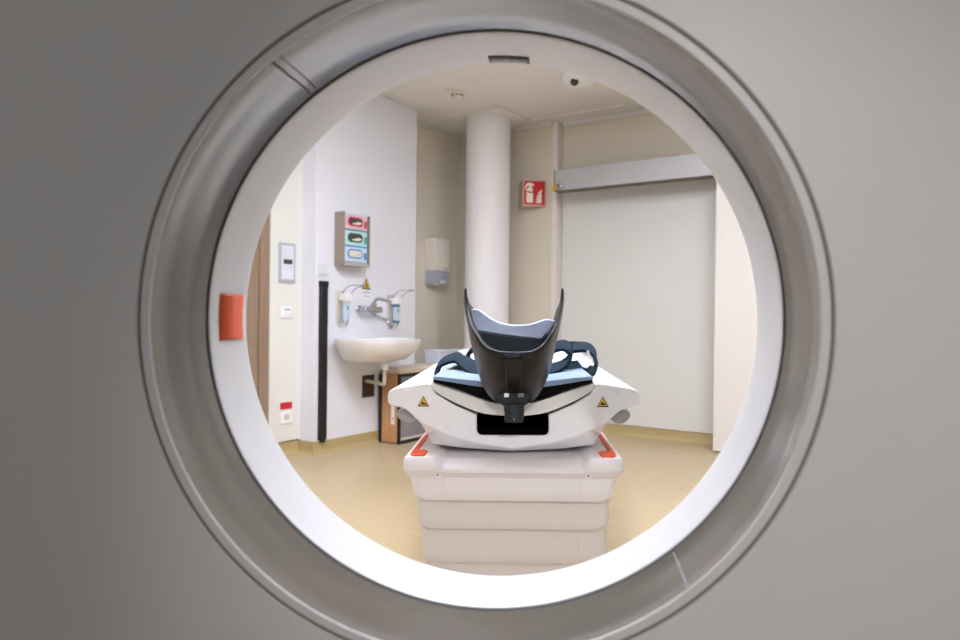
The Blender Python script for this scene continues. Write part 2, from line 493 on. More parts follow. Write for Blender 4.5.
# mixer tap
tp = room_thing('wall_mixer_tap', 'chrome wall mounted mixer tap with long elbow lever above the basin', 'tap', 4.2, PV, 1.09, RL)
for x in (0, .15):
    bm = loft([[(x+r_*math.cos(2*PI*q/28), y, r_*math.sin(2*PI*q/28)) for q in range(28)] for r_, y in ((.034, 0), (.034, -.01), (.03, -.014), (.021, -.016), (.021, -.052))])
    obj('wall_flange', bm, 'chrome', tp, smooth=True)
obj('body', cyl((-.02, -.07, 0), (.18, -.07, 0), .026, 28), 'chrome', tp, smooth=True, bevel=.004)
obj('cartridge_dome', cyl((.085, -.07, 0), (.085, -.09, .055), .028, 28, r1=.022), 'chrome', tp, smooth=True, bevel=.004)
obj('elbow_lever', tube([(.085, -.085, .05), (.09, -.11, .085), (.1, -.16, .082), (.11, -.24, .06)], .012, 12), 'chrome', tp, smooth=True)
obj('spout', tube([(.085, -.07, -.01), (.085, -.08, -.04), (.085, -.14, -.06), (.085, -.22, -.085), (.085, -.235, -.1)], .014, 14), 'chrome', tp, smooth=True)

# basin
sk = room_thing('washbasin', 'white ceramic washbasin mounted on the white wall under the tap', 'washbasin', 4.165, PV+.001, .672, RL)
def dee(w, d, z, n=40, y0=0.0):
    pts = []
    for i in range(n):
        a = 2*PI*i/n
        c, s = math.cos(a), math.sin(a)
        x = w/2*math.copysign(abs(c)**.62, c)
        if s > 0: y = -d*.5+d*.5*min(1, abs(s)**.45)
        else: y = -d*.5-d*.5*abs(s)**.9
        pts.append((x, min(y+y0, -.0), z))
    return pts
prof = [(.14, .16, 0), (.30, .30, .006), (.45, .42, .035), (.55, .48, .085), (.61, .515, .14), (.64, .53, .182), (.64, .53, .19), (.625, .517, .193)]
inn = [(.58, .46, .193), (.565, .45, .184), (.48, .39, .12), (.32, .26, .07), (.1, .1, .055)]
bm = loft([dee(w, d, z) for w, d, z in prof]+[dee(w, d, z, y0=-.025) for w, d, z in inn])
obj('bowl', bm, 'ceramic', sk, smooth=True, angle=60)
obj('waste_fitting', lathe_z([(.03, -.045), (.03, 0), (.022, .01)], 24, 0.0, -.31), 'plastic_white', sk, smooth=True)
obj('trap_pipe', tube([(0, -.31, -.04), (0, -.31, -.09), (.005, -.305, -.14), (.02, -.28, -.16), (.05, -.2, -.16), (.10, -.08, -.158), (.125, -.004, -.158)], .014, 14), 'plastic_beige', sk, smooth=True)
ho = room_thing('pipe_wall_opening', 'brown framed square pipe opening in the wall below the basin', 'wall opening', 4.247, PV, .38, RL)
obj('opening_frame', box(box(box(box(bmesh.new(), 0, .012, -.004, 0, 0, .18), .128, .14, -.004, 0, 0, .18), .012, .128, -.004, 0, 0, .012), .012, .128, -.004, 0, .168, .18), 'slot_dark', ho)
obj('dark_recess', B(.012, .128, -.0025, 0, .012, .168), 'hole_dark', ho)

# paper towel dispenser
td = room_thing('paper_towel_dispenser', 'white paper towel dispenser with translucent base, on the recessed wall beside the column', 'towel dispenser', 5.37, V0+.001, 1.335, RL)
obj('upper_cover', prism([(0, .14), (.235, .14), (.235, .44), (.22, .452), (.015, .452), (0, .44)], -.12, 0), 'warm_white', td, bevel=.01)
obj('lower_tray', prism([(.006, .01), (.229, .01), (.229, .14), (.006, .14)], -.115, 0), 'clear_blue', td, bevel=.006)
obj('tray_lip', B(-.005, .07, -.125, -.11, 0, .022), 'plastic_beige', td, bevel=.004)
obj('towel', prism([(.09, .02), (.16, .02), (.18, .05), (.13, .062), (.08, .05)], -.124, -.112), 'tissue', td, bevel=.002)
obj('lock', cyl((.17, -.12, .165), (.17, -.124, .165), .008, 16), 'knob_grey', td)

# wooden cabinet with grille
cb = room_thing('grilled_wooden_cabinet', 'low wooden cabinet with black framed mesh front, standing below the basin', 'cabinet', 4.43, PV+.01, 0, RL)
CL = .92
obj('side_board', B(0, .05, -.205, -.04, .01, .572), 'wood', cb, bevel=.002)
obj('rear_post', B(-.004, .05, -.04, -.01, 0, .56), 'label_black', cb, bevel=.002)
obj('rear_strip', B(.002, .05, -.044, -.03, .12, .572), 'wood', cb)
obj('carcass', B(.055, CL, -.198, -.02, .01, .57), 'wood', cb)
bm = bmesh.new()
box(bm, .0, .032, -.22, -.206, 0, .572); box(bm, .62, .65, -.22, -.2, 0, .572); box(bm, .032, .62, -.22, -.2, 0, .03); box(bm, .032, .62, -.22, -.2, .545, .572)
g = obj('grille_frame', bm, 'label_black', cb, bevel=.002)
obj('mesh_panel', B(.032, .62, -.218, -.205, .05, .42), 'grille', g)
obj('lower_bar', B(.032, .62, -.221, -.2, .03, .05), 'plastic_beige', g)
obj('upper_panel', B(.032, .62, -.218, -.205, .42, .545), 'knob_grey', g)
st = obj('paper_sticker', B(-.0015, 0, -.178, -.142, .16, .34), 'paper_white', cb)
obj('sticker_print', B(-.0025, -.0015, -.17, -.155, .2, .215), 'knob_grey', st)
ct = room_thing('beige_counter_slab', 'beige rounded counter slab on top of the wooden cabinet behind the couch', 'counter', 4.40, PV+.005, .575, RL)
pts = [(0.06, -.02), (0.01, -.1), (0.01, -.235), (.03, -.262), (.08, -.27), (.86, -.27), (.92, -.2), (.92, -.125), (1.45, -.125), (1.45, .0), (.08, .0)]
bm = loft([[(x, y, 0) for x, y in pts], [(x, y, .05) for x, y in pts]])
obj('slab', bm, 'counter', ct, bevel=.015, segs=3)
# storage bins on the counter
for lb, x0, x1, mm, hh in (('clear bluish plastic storage bin on the counter beside the basin', 5.0, 5.21, 'bin_clear', .105),
                           ('pale pinkish plastic storage bin on the counter, partly behind the couch deck', 5.225, 5.62, 'bin_pink', .1)):
    dp = .19 if x0 < 5.1 else .10
    bn = room_thing('storage_bin', lb, 'storage bin', x0, PV, .6255, RL, 'bins on the counter')
    w = x1-x0
    obj('tub', loft([[(.008, -dp, 0), (w-.008, -dp, 0), (w-.008, -.04, 0), (.008, -.04, 0)], [(0, -dp-.01, hh), (w, -dp-.01, hh), (w, -.03, hh), (0, -.03, hh)]]), mm, bn, bevel=.006)
    obj('lid', B(-.006, w+.006, -dp-.018, -.022, hh, hh+.014), 'panel_light', bn, bevel=.004)

# ceiling fittings
sd = thing('smoke_detector', 'round cream smoke detector on the ceiling in front of the column', 'smoke detector', W(4.75, -3.43, H), 0)
obj('base', lathe_z([(.062, 0), (.062, -.012), (.055, -.016)], 36), 'smoke_white', sd, smooth=True)
obj('sensing_head', lathe_z([(.048, -.012), (.05, -.03), (.042, -.045), (.02, -.052), (.001, -.053)], 36), 'smoke_white', sd, smooth=True)
bm = bmesh.new()
for k in range(8):
    a = 2*PI*k/8
    c, s = math.cos(a), math.sin(a)
    loft([[Vector((c*.047-s*q, s*.047+c*q, -.028)) for q in (-.012, .012)]+[Vector((c*.047-s*q, s*.047+c*q, -.036)) for q in (.012, -.012)],
          [Vector((c*.0515-s*q, s*.0515+c*q, -.028)) for q in (-.012, .012)]+[Vector((c*.0495-s*q, s*.0495+c*q, -.036)) for q in (.012, -.012)]], bm=bm)
obj('vent_slots', bm, 'slot_dark', sd)
sp = obj('ceiling_puck', lathe_z([(.04, 0), (.04, -.01), (.032, -.016), (.001, -.018)], 28), 'smoke_white', None, smooth=True)
sp.location = W(4.66, -3.455, H); tag(sp, 'tiny flat round cap on the ceiling just left of the smoke detector', 'ceiling cap')
cd = thing('ceiling_camera', 'white dome surveillance camera with a dark round lens on the ceiling at top right', 'camera', W(4.92, -2.42, H), 0)
obj('mounting_base', lathe_z([(.14, 0), (.14, -.015), (.13, -.03)], 48), 'plastic_white', cd, smooth=True)
obj('dome', lathe_z([(.13, -.028), (.122, -.048), (.095, -.066), (.055, -.078), (.001, -.082)], 48), 'plastic_white', cd, smooth=True)
dv = (CAM-cd.location); dv.z = 0; dv.normalize()
sdv = Vector((dv.y, -dv.x, 0))*.028
d0 = Vector((dv.x*.05, dv.y*.05, -.05))+sdv; d1 = Vector((dv.x*.092, dv.y*.092, -.076))+sdv
obj('lens', cyl(d0, d1, .034, 28, r1=.03), 'lens_dark', cd, smooth=True)

def luminaire(label, x, y, w, d, power, rz, group):
    t = thing('ceiling_light', label, 'ceiling light', (x, y, H), rz, group)
    bm = bmesh.new()
    box(bm, -w/2-.02, w/2+.02, -d/2-.02, -d/2, -.02, 0); box(bm, -w/2-.02, w/2+.02, d/2, d/2+.02, -.02, 0)
    box(bm, -w/2-.02, -w/2, -d/2, d/2, -.02, 0); box(bm, w/2, w/2+.02, -d/2, d/2, -.02, 0)
    obj('frame', bm, 'aluminium', t)
    o = obj('diffuser', B(-w/2, w/2, -d/2, d/2, -.014, -.004), None, t)
    mt = M['lamp_cool'].copy(); mt.node_tree.nodes['Principled BSDF'].inputs['Emission Strength'].default_value = power
    o.data.materials.append(mt)
    return t

# ------------------------------------------------------------------ scanner gantry
GZ = 1.0435
gt = thing('scanner_gantry', 'white ring shaped scanner gantry with a large round bore filling the foreground', 'scanner', (-.023, .85, 0), math.radians(-1.6))
T = .36                      # thickness of the gantry
N = 192
def outer(a, sc=1.0):
    aw, up, dn = 1.12*sc, .96*sc, (GZ-.03)*sc
    c, s = math.cos(a), math.sin(a)
    n = 7
    return 1/((abs(c)/aw)**n + (abs(s)/(up if s > 0 else dn))**n)**(1/n)
loops = []
def gl(fr, y, sc=1.0):
    out_ = []
    for i in range(N):
        a = 2*PI*i/N
        R_ = outer(a, sc); r_ = .4185+(R_-.4185)*fr
        out_.append((r_*math.cos(a), y if not callable(y) else y(r_), GZ+r_*math.sin(a)))
    return out_
dome = lambda r_: .16*max(0, r_-.45)**2.0
loops.append([(.4185*math.cos(2*PI*i/N), .03, GZ+.4185*math.sin(2*PI*i/N)) for i in range(N)])
loops.append([(.4185*math.cos(2*PI*i/N), .0015, GZ+.4185*math.sin(2*PI*i/N)) for i in range(N)])
loops.append([(.420*math.cos(2*PI*i/N), 0, GZ+.420*math.sin(2*PI*i/N)) for i in range(N)])
for fr in (.04, .12, .25, .4, .55, .7, .85, .96): loops.append(gl(fr, dome))
loops.append(gl(1.0, lambda r_: dome(r_)+.02)); loops.append(gl(1.0, T-.02)); loops.append(gl(.97, T))
loops.append([(.46*math.cos(2*PI*i/N), T, GZ+.46*math.sin(2*PI*i/N)) for i in range(N)])
obj('front_housing', loft(loops, cap=False), 'shell_white', gt, smooth=True, angle=50)
obj('foot_plinth', B(-.9, .9, .06, T-.02, 0, .06), 'knob_grey', gt, bevel=.005)
obj('groove_seal', lathe_y([(.4188, .003), (.4125, .003), (.4125, .03), (.4188, .03)], N, cz=GZ, close=True), 'groove_grey', gt)
obj('bore_lip', lathe_y([(.4138, .02), (.4138, .0006), (.4134, 0), (.4035, 0), (.4029, .0008), (.4029, .004), (.4045, .0075), (.4100, .0080)], N, cz=GZ), 'shell_white', gt, smooth=True)
ln = []
for i in range(25):
    t_ = i/24
    r_ = .4030+(.4245-.4030)*t_ + .0042*math.sin(PI*t_) + .0006*math.sin(3*PI*t_)
    ln.append((r_, .0045+.1855*t_))
obj('bore_liner', lathe_y(ln, N, cz=GZ), 'liner_grey', gt, smooth=True)
def seam(name, a, w, mm, y0=.01, y1=.186):
    bm = bmesh.new(); lo = []
    for i in range(25):
        r_, y = ln[i]
        if y0 <= y <= y1:
            lo.append([(q*math.cos(a+da/q), y, GZ+q*math.sin(a+da/q)) for da, q in ((-w, r_+.001), (w, r_+.001), (w, r_-.0007), (-w, r_-.0007))])
    return obj(name, loft(lo), mm, gt)
seam('liner_seam', math.radians(128.2), .0016, 'slot_dark'); seam('liner_seam', math.radians(126.6), .0010, 'slot_dark')
seam('liner_seam', math.radians(-50), .0006, 'panel_grey')
obj('gap_gasket', lathe_y([(.4248, .186), (.4248, .2), (.430, .2), (.430, .186)], N, cz=GZ, close=True), 'gap_dark', gt)
rp = [(.4295, .2), (.4232, .2), (.4225, .202), (.4225, .212), (.4232, .24), (.4238, .2402), (.4250, .29), (.4264, .33), (.4285, .345), (.434, .358), (.445, .365), (.47, T+.006)]
def ring_r(y):
    for (r0, y0), (r1, y1) in zip(rp[2:], rp[3:]):
        if y0 <= y <= y1: return r0+(r1-r0)*(y-y0)/max(1e-6, y1-y0)
obj('bore_ring', lathe_y(rp, N, cz=GZ), 'ring_white', gt, smooth=True, angle=25)
def patch(name, a0, a1, y0, y1, mm, lift, parent, n=14):
    a0, a1 = math.radians(a0), math.radians(a1)
    lo = []
    for y in (y0, (y0+y1)/2, y1):
        r_ = ring_r(y)-lift
        lo.append([(r_*math.cos(a0+(a1-a0)*i/n), y, GZ+r_*math.sin(a0+(a1-a0)*i/n)) for i in range(n+1)])
    bm = loft(lo, cap=False, closed=False)
    o = obj(name, bm, mm, parent, smooth=True)
    s = o.modifiers.new('thick', 'SOLIDIFY'); s.thickness = .0015; s.offset = 0
    return o
o = patch('laser_marker_window', 174.9, 185.0, .232, .322, 'orange_mark', .0012, gt); lab(o, 'orange rectangular window on the left of the bore ring')
iw = patch('indicator_window', 82.3, 91.2, .300, .332, 'alu_dark', .0008, gt); lab(iw, 'small grey indicator window at the top of the bore ring')
patch('window_pane', 86.5, 90.6, .304, .328, 'knob_grey', .0018, iw); patch('window_pane', 82.8, 86.3, .304, .328, 'window_pane', .0018, iw)

# ------------------------------------------------------------------ patient couch
XT = (PX(513.2, 330, 2.05)).x
pt = thing('patient_couch', 'white motorised patient couch with sloping shoulders on a stepped pedestal', 'patient table', (XT+.0125, 2.05, -.004))
pt.rotation_euler = (0, math.radians(-.85), math.radians(1.0))
YO = -2.05
def mir(pts):      # right half (x>0) listed from top centre side to bottom centre -> full closed outline
    return pts+[(-x, z) for x, z in reversed(pts) if x > 1e-6]
full = [(.103, .772), (.169, .800), (.221, .832), (.2315, .852), (.2315, .860), (.245, .862), (.31, .853), (.343, .847), (.357, .839), (.361, .827), (.361, .807), (.354, .799), (.336, .795), (.312, .789), (.295, .776), (.278, .753), (.255, .716), (.235, .681), (.152, .670), (.0, .661)]
front = list(full)
k0 = len(full)-5
front[-5] = (.266, .748); front[-4] = (.222, .729); front[-3] = (.182, .712); front[-2] = (.10, .690); front[-1] = (0, .674)
hole = [(0, .713), (.090, .713), (.099, .716), (.103, .726)]
def outl(h): 
    right = hole[1:]+h[:-1]
    return [(0, .713)]+right+[h[-1]]+[(-x, z) for x, z in reversed(right)]
bm = loft([[(x, 2.05+YO, z) for x, z in outl(front)], [(x, 2.085+YO, z) for x, z in outl(full)], [(x, 4.42+YO, z) for x, z in outl(full)]])
obj('couch_body', bm, 'table_white', pt, bevel=.004, segs=3, angle=25)
# black liner inside the channel
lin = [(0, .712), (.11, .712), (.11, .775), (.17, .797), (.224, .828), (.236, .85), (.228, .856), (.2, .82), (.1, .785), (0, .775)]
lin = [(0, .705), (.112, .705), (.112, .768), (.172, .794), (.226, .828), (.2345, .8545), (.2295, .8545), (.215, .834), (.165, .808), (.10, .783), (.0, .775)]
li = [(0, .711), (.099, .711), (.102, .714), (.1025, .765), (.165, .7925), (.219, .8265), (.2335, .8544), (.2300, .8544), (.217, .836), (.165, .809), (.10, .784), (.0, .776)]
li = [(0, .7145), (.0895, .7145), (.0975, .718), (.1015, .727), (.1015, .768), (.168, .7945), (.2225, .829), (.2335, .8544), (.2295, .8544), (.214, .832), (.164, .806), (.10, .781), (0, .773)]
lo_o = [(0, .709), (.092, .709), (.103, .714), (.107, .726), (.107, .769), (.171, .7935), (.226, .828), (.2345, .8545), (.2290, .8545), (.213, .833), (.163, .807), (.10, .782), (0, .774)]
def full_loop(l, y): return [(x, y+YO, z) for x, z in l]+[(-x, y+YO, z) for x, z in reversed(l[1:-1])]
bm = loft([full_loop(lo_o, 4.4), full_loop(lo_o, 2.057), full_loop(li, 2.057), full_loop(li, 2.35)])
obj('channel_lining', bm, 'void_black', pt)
# tray
top = [(0, .806), (.05, .8075), (.10, .822), (.15, .842), (.19, .855), (.222, .863), (.2305, .867)]
bot = [(.2325, .862), (.229, .853), (.218, .838), (.167, .8095), (.10, .782), (.05, .773), (0, .770)]
def sm2(l, k=4): return [(p.x, p.y) for p in smooth_path([Vector((a, b, 0)) for a, b in l], k)]
top = sm2(top); bot = sm2(bot)
cr = top+bot+[(-x, z) for x, z in reversed(bot[:-1])]+[(-x, z) for x, z in reversed(top[1:])]
tr = obj('sliding_tray', prism(cr, 2.035+YO, 4.35+YO), 'tray_ivory', pt, bevel=.003)
lab(tr, 'ivory crescent shaped sliding tray')
# mattress: dark foam wedge and blue cover
fo = [(0, .8085), (.05, .8095), (.10, .8245), (.15, .8445), (.19, .8575), (.222, .866), (.228, .871), (.223, .874), (.18, .868), (.12, .858), (.06, .851), (0, .850)]
obj('foam_base', prism(fo+[(-x, z) for x, z in reversed(fo[1:-1])], 2.028+YO, 2.76+YO), 'foam_black', pt)
cv = [(0, .8505), (.06, .8515), (.12, .8585), (.18, .8685), (.2265, .8755), (.2275, .881), (.2235, .8855), (.17, .8805), (.11, .8735), (.055, .8675), (0, .866)]
mtp = obj('mattress_cover', prism(cv+[(-x, z) for x, z in reversed(cv[1:-1])], 2.02+YO, 2.78+YO), 'pad_blue', pt, bevel=.004)
lab(mtp, 'light blue vinyl mattress cover')
# warning triangles on the front face
for s in (-1, 1):
    x = s*.257
    wl = obj('warning_label', prism(tri(x, .795, .034), YO+2.0488, YO+2.0502), 'label_black', pt, bevel=.0008)
    lab(wl, 'black edged yellow warning triangle')
    obj('yellow_field', prism(tri(x, .7985, .0255), YO+2.0482, YO+2.0490), 'yellow', wl)
    obj('pictogram', prism([(x-.006, .801), (x+.008, .801), (x+.008, .805), (x+.001, .806), (x-.001, .811), (x-.006, .806)], YO+2.0476, YO+2.0484), 'label_black', wl)
    obj('cover_cap', cyl((s*.305, YO+2.0505, .836), (s*.305, YO+2.0475, .836), .009, 20), 'table_white', pt, bevel=.0015)
    obj('cover_cap', cyl((s*.187, YO+2.054, .737), (s*.187, YO+2.048, .737), .011, 20), 'table_white', pt, bevel=.0015)
    # side grip under the shoulder
    bm = bmesh.new(); lo = []
    for i, (k, yy) in enumerate(((.55, 2.115), (.9, 2.12), (1, 2.14), (1, 2.22), (.8, 2.24))):
        lo.append([(s*(.320)+.028*k*math.cos(a), yy+YO, .757+.021*k*math.sin(a)+.006*math.cos(a)*s) for a in [2*PI*q/20 for q in range(20)]])
    obj('side_grip', loft(lo), 'grip_grey', pt, smooth=True, bevel=.003)
    obj('grip_bracket', B(min(s*.27, s*.335), max(s*.27, s*.335), 2.13+YO, 2.2+YO, .765, .80), 'table_white', pt, bevel=.004)

# pedestal
def hump(x, y):
    ax = abs(x)
    t_ = min(1, max(0, (ax-.19)/.03)); t_ = t_*t_*(3-2*t_)
    zz = .655+.013*t_
    if y < .05: zz -= (1-t_)*.020*(1-max(0, y)/.05)
    return zz
PYF, PYB = 1.955, 3.7
xs = [-.300, -.297, -.290, -.26, -.235, -.225, -.215, -.208, -.2, -.193, -.186, -.16, -.1, 0, .1, .16, .186, .193, .2, .208, .215, .225, .235, .26, .290, .297, .300]
ys = [0, .006, .02, .05, .052, .2, .6, 1.2, PYB-PYF-.02, PYB-PYF]
bm = bmesh.new(); grid = []
for j, y in enumerate(ys):
    row = []
    for i, x in enumerate(xs):
        z = hump(x, y)
        if abs(x) > .299 or y == 0 or j == len(ys)-1: z -= .010
        elif abs(x) > .296 or (y < .01): z -= .002
        row.append(bm.verts.new((x, PYF+y+YO, z)))
    grid.append(row)
for a, b in zip(grid[:-1], grid[1:]):
    for i in range(len(xs)-1): bm.faces.new((a[i], a[i+1], b[i+1], b[i]))
bd = [grid[0][i] for i in range(len(xs))]+[grid[j][-1] for j in range(1, len(ys))]+[grid[-1][i] for i in range(len(xs)-2, -1, -1)]+[grid[j][0] for j in range(len(ys)-2, 0, -1)]
PW = 1.0
def ring_at(z, k):
    out_ = []
    for v_ in bd:
        cx, cy = 0, (PYF+PYB)/2+YO
        hx, hy = .300, (PYB-PYF)/2
        out_.append(bm.verts.new((v_.co.x*(1-k/hx), cy+(v_.co.y-cy)*(1-k/hy), z)))
    return out_
prev = bd
for z, k in ((.634, 0), (.628, .003), (.615, .013), (.608, .018)):
    nx = ring_at(z, k)
    for i in range(len(bd)):
        j = (i+1) % len(bd); bm.faces.new((prev[i], prev[j], nx[j], nx[i]))
    prev = nx
bm.faces.new(prev)
obj('pedestal_collar', bm, 'pedestal_white', pt, smooth=True, angle=60)
def tier(name, w0, w1, yf, z0, z1, mm, rr=.02, yb=3.66, taper=.0):
    """rounded slab with slanted sides: w1 half-width at the top, w0 at the bottom"""
    def lp(w, z, ins=0):
        P = rrect(2*(w-ins), (yb-yf)-2*ins, rr, 5, 0, (yb+yf)/2)
        return [(x, y+YO, z) for x, y in P]
    zs = [(z1, w1, .0), (z0+.028, w0+(w1-w0)*.15, 0), (z0+.010, w0-.004, .0), (z0, w0-.018, .004)]
    return obj(name, loft([lp(w, z, i_) for z, w, i_ in zs]), mm, pt, smooth=True, angle=50)
tier('lift_cover', .277, .289, 1.975, .543, .616, 'pedestal_white')
tier('lift_cover', .269, .273, 2.005, .455, .558, 'bellow_beige')
tier('lift_cover', .264, .265, 2.030, .350, .47, 'bellow_beige')
tier('lift_cover', .254, .256, 2.050, .10, .37, 'bellow_beige')
obj('floor_base', prism(rrect(.56, .12, .02, cz=.06), 2.02+YO, 3.7+YO), 'bellow_beige', pt, bevel=.01)
for x in (-.19, .187):
    for yf, z0, z1 in ((1.9735, .555, .608), (2.0035, .467, .54), (2.0285, .362, .452)):
        obj('cover_seam', B(x-.0007, x+.0007, yf+YO, yf+YO+.004, z0, z1), 'bellow_beige', pt)
for s in (-1, 1):
    sc = obj('screw_cap', cyl((s*.207, 1.9665+YO, .6165), (s*.207, 1.985+YO, .6165), .009, 24), 'plastic_white', pt, bevel=.001)
    obj('screw_head', cyl((s*.207, 1.9655+YO, .6165), (s*.207, 1.974+YO, .6165), .0026, 16), 'label_black', sc)
    # orange edge strips
    z0, z1 = .664, .6725
    pts = [(.2825, 1.975), (.286, 1.985), (.286, 2.42), (.273, 2.42), (.272, 2.045), (.25, 2.043), (.242, 2.03), (.244, 1.968), (.275, 1.968)]
    bm = loft([[(s*x, y+YO, z0) for x, y in pts], [(s*x, y+YO, z1) for x, y in pts]])
    o = obj('orange_edge_strip', bm, 'orange', pt, bevel=.003); lab(o, 'orange angled strip along the pedestal edge')

# ------------------------------------------------------------------ head holder
hc = PX(513.5, 330, 1.85)
hh = thing('head_holder', 'black curved head holder with tall side wings at the end of the couch', 'head holder', (hc.x, 1.85, .75))
O = hh.location.copy()
def L(P): return P-O
rim_px = [(465.6, 288.5, 1.90), (465.6, 297, 1.895), (466.5, 307, 1.88), (469.2, 320, 1.85), (475, 332.5, 1.815), (480.5, 341, 1.80), (488, 347.8, 1.785), (497, 351, 1.78), (506, 352, 1.778),
          (520, 352.2, 1.778), (530, 351.5, 1.78), (539, 348, 1.785), (546.3, 341.5, 1.80), (552.4, 332.5, 1.815), (557.6, 321, 1.85), (560.7, 307, 1.88), (562.3, 297, 1.895), (562.3, 288.5, 1.90)]
low_px = [(464.8, 290, 1.93), (464.3, 299, 1.94), (465.5, 310, 1.94), (468.5, 326, 1.94), (472, 345, 1.94), (478, 370, 1.94), (484, 386, 1.945), (491, 397, 1.95), (500, 402.5, 1.955),
          (527, 402.5, 1.955), (536, 397, 1.95), (543, 386, 1.945), (549.5, 370, 1.94), (555, 345, 1.94), (559.3, 326, 1.94), (562.3, 310, 1.94), (563.5, 299, 1.94), (563, 290, 1.93)]
rim = smooth_path([L(PX(*p)) for p in rim_px], 4); low = smooth_path([L(PX(*p)) for p in low_px], 4)
lo = []
for s_ in range(9):
    t_ = s_/8
    row = []
    for i, (a, b) in enumerate(zip(rim, low)):
        p = a.lerp(b, t_)
        q = (i/(len(rim)-1)-.5)*2
        p = p+Vector((0, -.022*math.sin(PI*t_)*max(0, 1-q*q), 0))
        row.append(p)
    lo.append(row)
bm = loft(lo, cap=False, closed=False)
sh = obj('outer_shell', bm, 'holder_black', hh, smooth=True, angle=70)
s = sh.modifiers.new('thick', 'SOLIDIFY'); s.thickness = .004; s.offset = 0
# cradle running back from the shell
back = [p+Vector((0, .0, 0)) for p in rim]
cen = Vector((0, 0, .0))
lo = []
for t_ in (0, .25, .5, .75, 1):
    row = []
    for i, p in enumerate(rim):
        q = abs(i/(len(rim)-1)-.5)*2
        row.append(Vector((p.x*(1-.03*t_), p.y+.003+t_*(.26-.20*q**6), p.z-.018*t_*(1-q) - (0.07*t_*q**8))))
    lo.append(row)
cr_ = obj('inner_cradle', loft(lo, cap=False, closed=False), 'holder_black', hh, smooth=True, angle=70)
s = cr_.modifiers.new('thick', 'SOLIDIFY'); s.thickness = .004; s.offset = 0
# pale cushion and the dark slab below it, inside the cradle
def slab_px(pts, y0, y1, drop=0, lean=0):
    yb = max(p[1] for p in pts)
    a = [L(PX(x, y, y0+(yb-y)*lean)) for x, y in pts]
    return loft([a, [p+Vector((0, y1-y0, drop)) for p in a]])
cush = [(470.2, 309.5), (474, 308.6), (479, 309.8), (484, 313.4), (490, 318), (498, 322), (505, 324), (513, 325), (522, 325), (531, 324), (539, 321.4), (546, 319), (551, 319.6), (556, 320.6),
        (553.5, 326), (548, 332), (541, 339), (520, 337), (498, 334), (476.5, 330.5), (472, 322)]
o = obj('head_cushion', slab_px(cush, 1.925, 2.01, .0, .0013), 'cushion_blue', hh, bevel=.004, segs=3, angle=60); lab(o, 'pale blue foam head cushion')
dk = [(475.5, 331.5), (498, 334.6), (520, 337.6), (541, 339.8), (549, 333), (552, 331), (546, 340), (538, 347), (529, 351.5), (513, 354), (497, 351.5), (488, 347.5), (480, 340)]
o = obj('lower_slab', slab_px(dk, 1.925, 2.03), 'slate_dark', hh, bevel=.003, angle=60); lab(o, 'dark blue slab below the pale head cushion')
# latch and recessed strip
def plate(name, pts, y, th, mm, parent=None, bv=.0015):
    return obj(name, slab_px(pts, y, y+th), mm, parent or hh, bevel=bv)
lt = plate('release_latch', [(504.5, 352), (520, 352), (521, 354), (518, 358), (507, 358), (503.7, 354)], 1.768, .012, 'slate_dark')
plate('latch_slot', [(507.5, 354.6), (517.5, 354.6), (517, 356.4), (508, 356.4)], 1.7672, .002, 'label_black', lt, 0)
bm = bmesh.new()
a = [L(PX(505, 358.5, 1.772)), L(PX(522, 358.5, 1.772)), L(PX(521, 389, 1.868)), L(PX(506, 389, 1.868))]
obj('centre_rib', loft([a, [p+Vector((0, .03, -.006)) for p in a]]), 'holder_black', hh, bevel=.003)
# clamp block
bk = plate('clamp_block', [(499, 394), (503.5, 392.6), (505, 386.5), (523, 386.5), (524.5, 392.6), (529, 394), (529, 403), (524, 406), (524, 412), (503.8, 412), (503.8, 406), (499, 403)], 1.90, .09, 'black_plastic', None, .003)
plate('white_mark', [(504.2, 393.2), (508.8, 393.2), (508.8, 397.2), (504.2, 397.2)], 1.8985, .002, 'plastic_white', bk, 0)
plate('white_mark', [(518, 393.2), (524, 393.2), (523.6, 397.2), (518.2, 397.2)], 1.8985, .002, 'knob_grey', bk, 0)
tg = plate('mounting_tongue', [(504.8, 404), (523.2, 404), (523.8, 421), (522.5, 423), (505.5, 423), (504.2, 421)], 1.89, .19, 'black_plastic', None, .003)
plate('tongue_groove', [(511, 405), (517, 405), (517, 418), (511, 418)], 1.8892, .002, 'slate_dark', tg, 0)
obj('tongue_screw', cyl(L(PX(514, 419.5, 1.888)), L(PX(514, 419.5, 1.893)), .0025, 12), 'knob_grey', tg)

# ------------------------------------------------------------------ straps lying on the couch
YS = 2.32
sl = thing('restraint_strap', 'dark blue padded strap looped on the left side of the couch', 'strap', PX(458, 372, YS), 0, 'padded straps on the couch')
O2 = sl.location.copy()
def P2(x, y, Y): return PX(x, y, Y)-O2
o = obj('padded_band', ribbon([P2(438, 372, 2.30), P2(438.6, 366, 2.31), P2(443, 361.8, 2.33), P2(450, 358.8, 2.34), P2(456, 357.4, 2.34), P2(461, 360, 2.32), P2(467, 365.5, 2.28), P2(475, 371, 2.26), P2(484, 374, 2.26)],
                       Vector((.004, .03, .013)), .010), 'strap_blue', sl, smooth=True, bevel=.002)
o = obj('webbing_tail', ribbon([P2(458, 357.4, 2.40), P2(466, 359.5, 2.42), P2(474, 364, 2.44), P2(484, 370, 2.42)], Vector((0, .035, .008)), .005), 'strap_blue', sl, smooth=True)
o = obj('inner_fold', ribbon([P2(447, 371.5, 2.28), P2(453, 368.5, 2.32), P2(461, 366.5, 2.34), P2(471, 368.5, 2.34), P2(480, 373, 2.3)], Vector((0, .03, .002)), .008), 'slot_dark', sl, smooth=True)
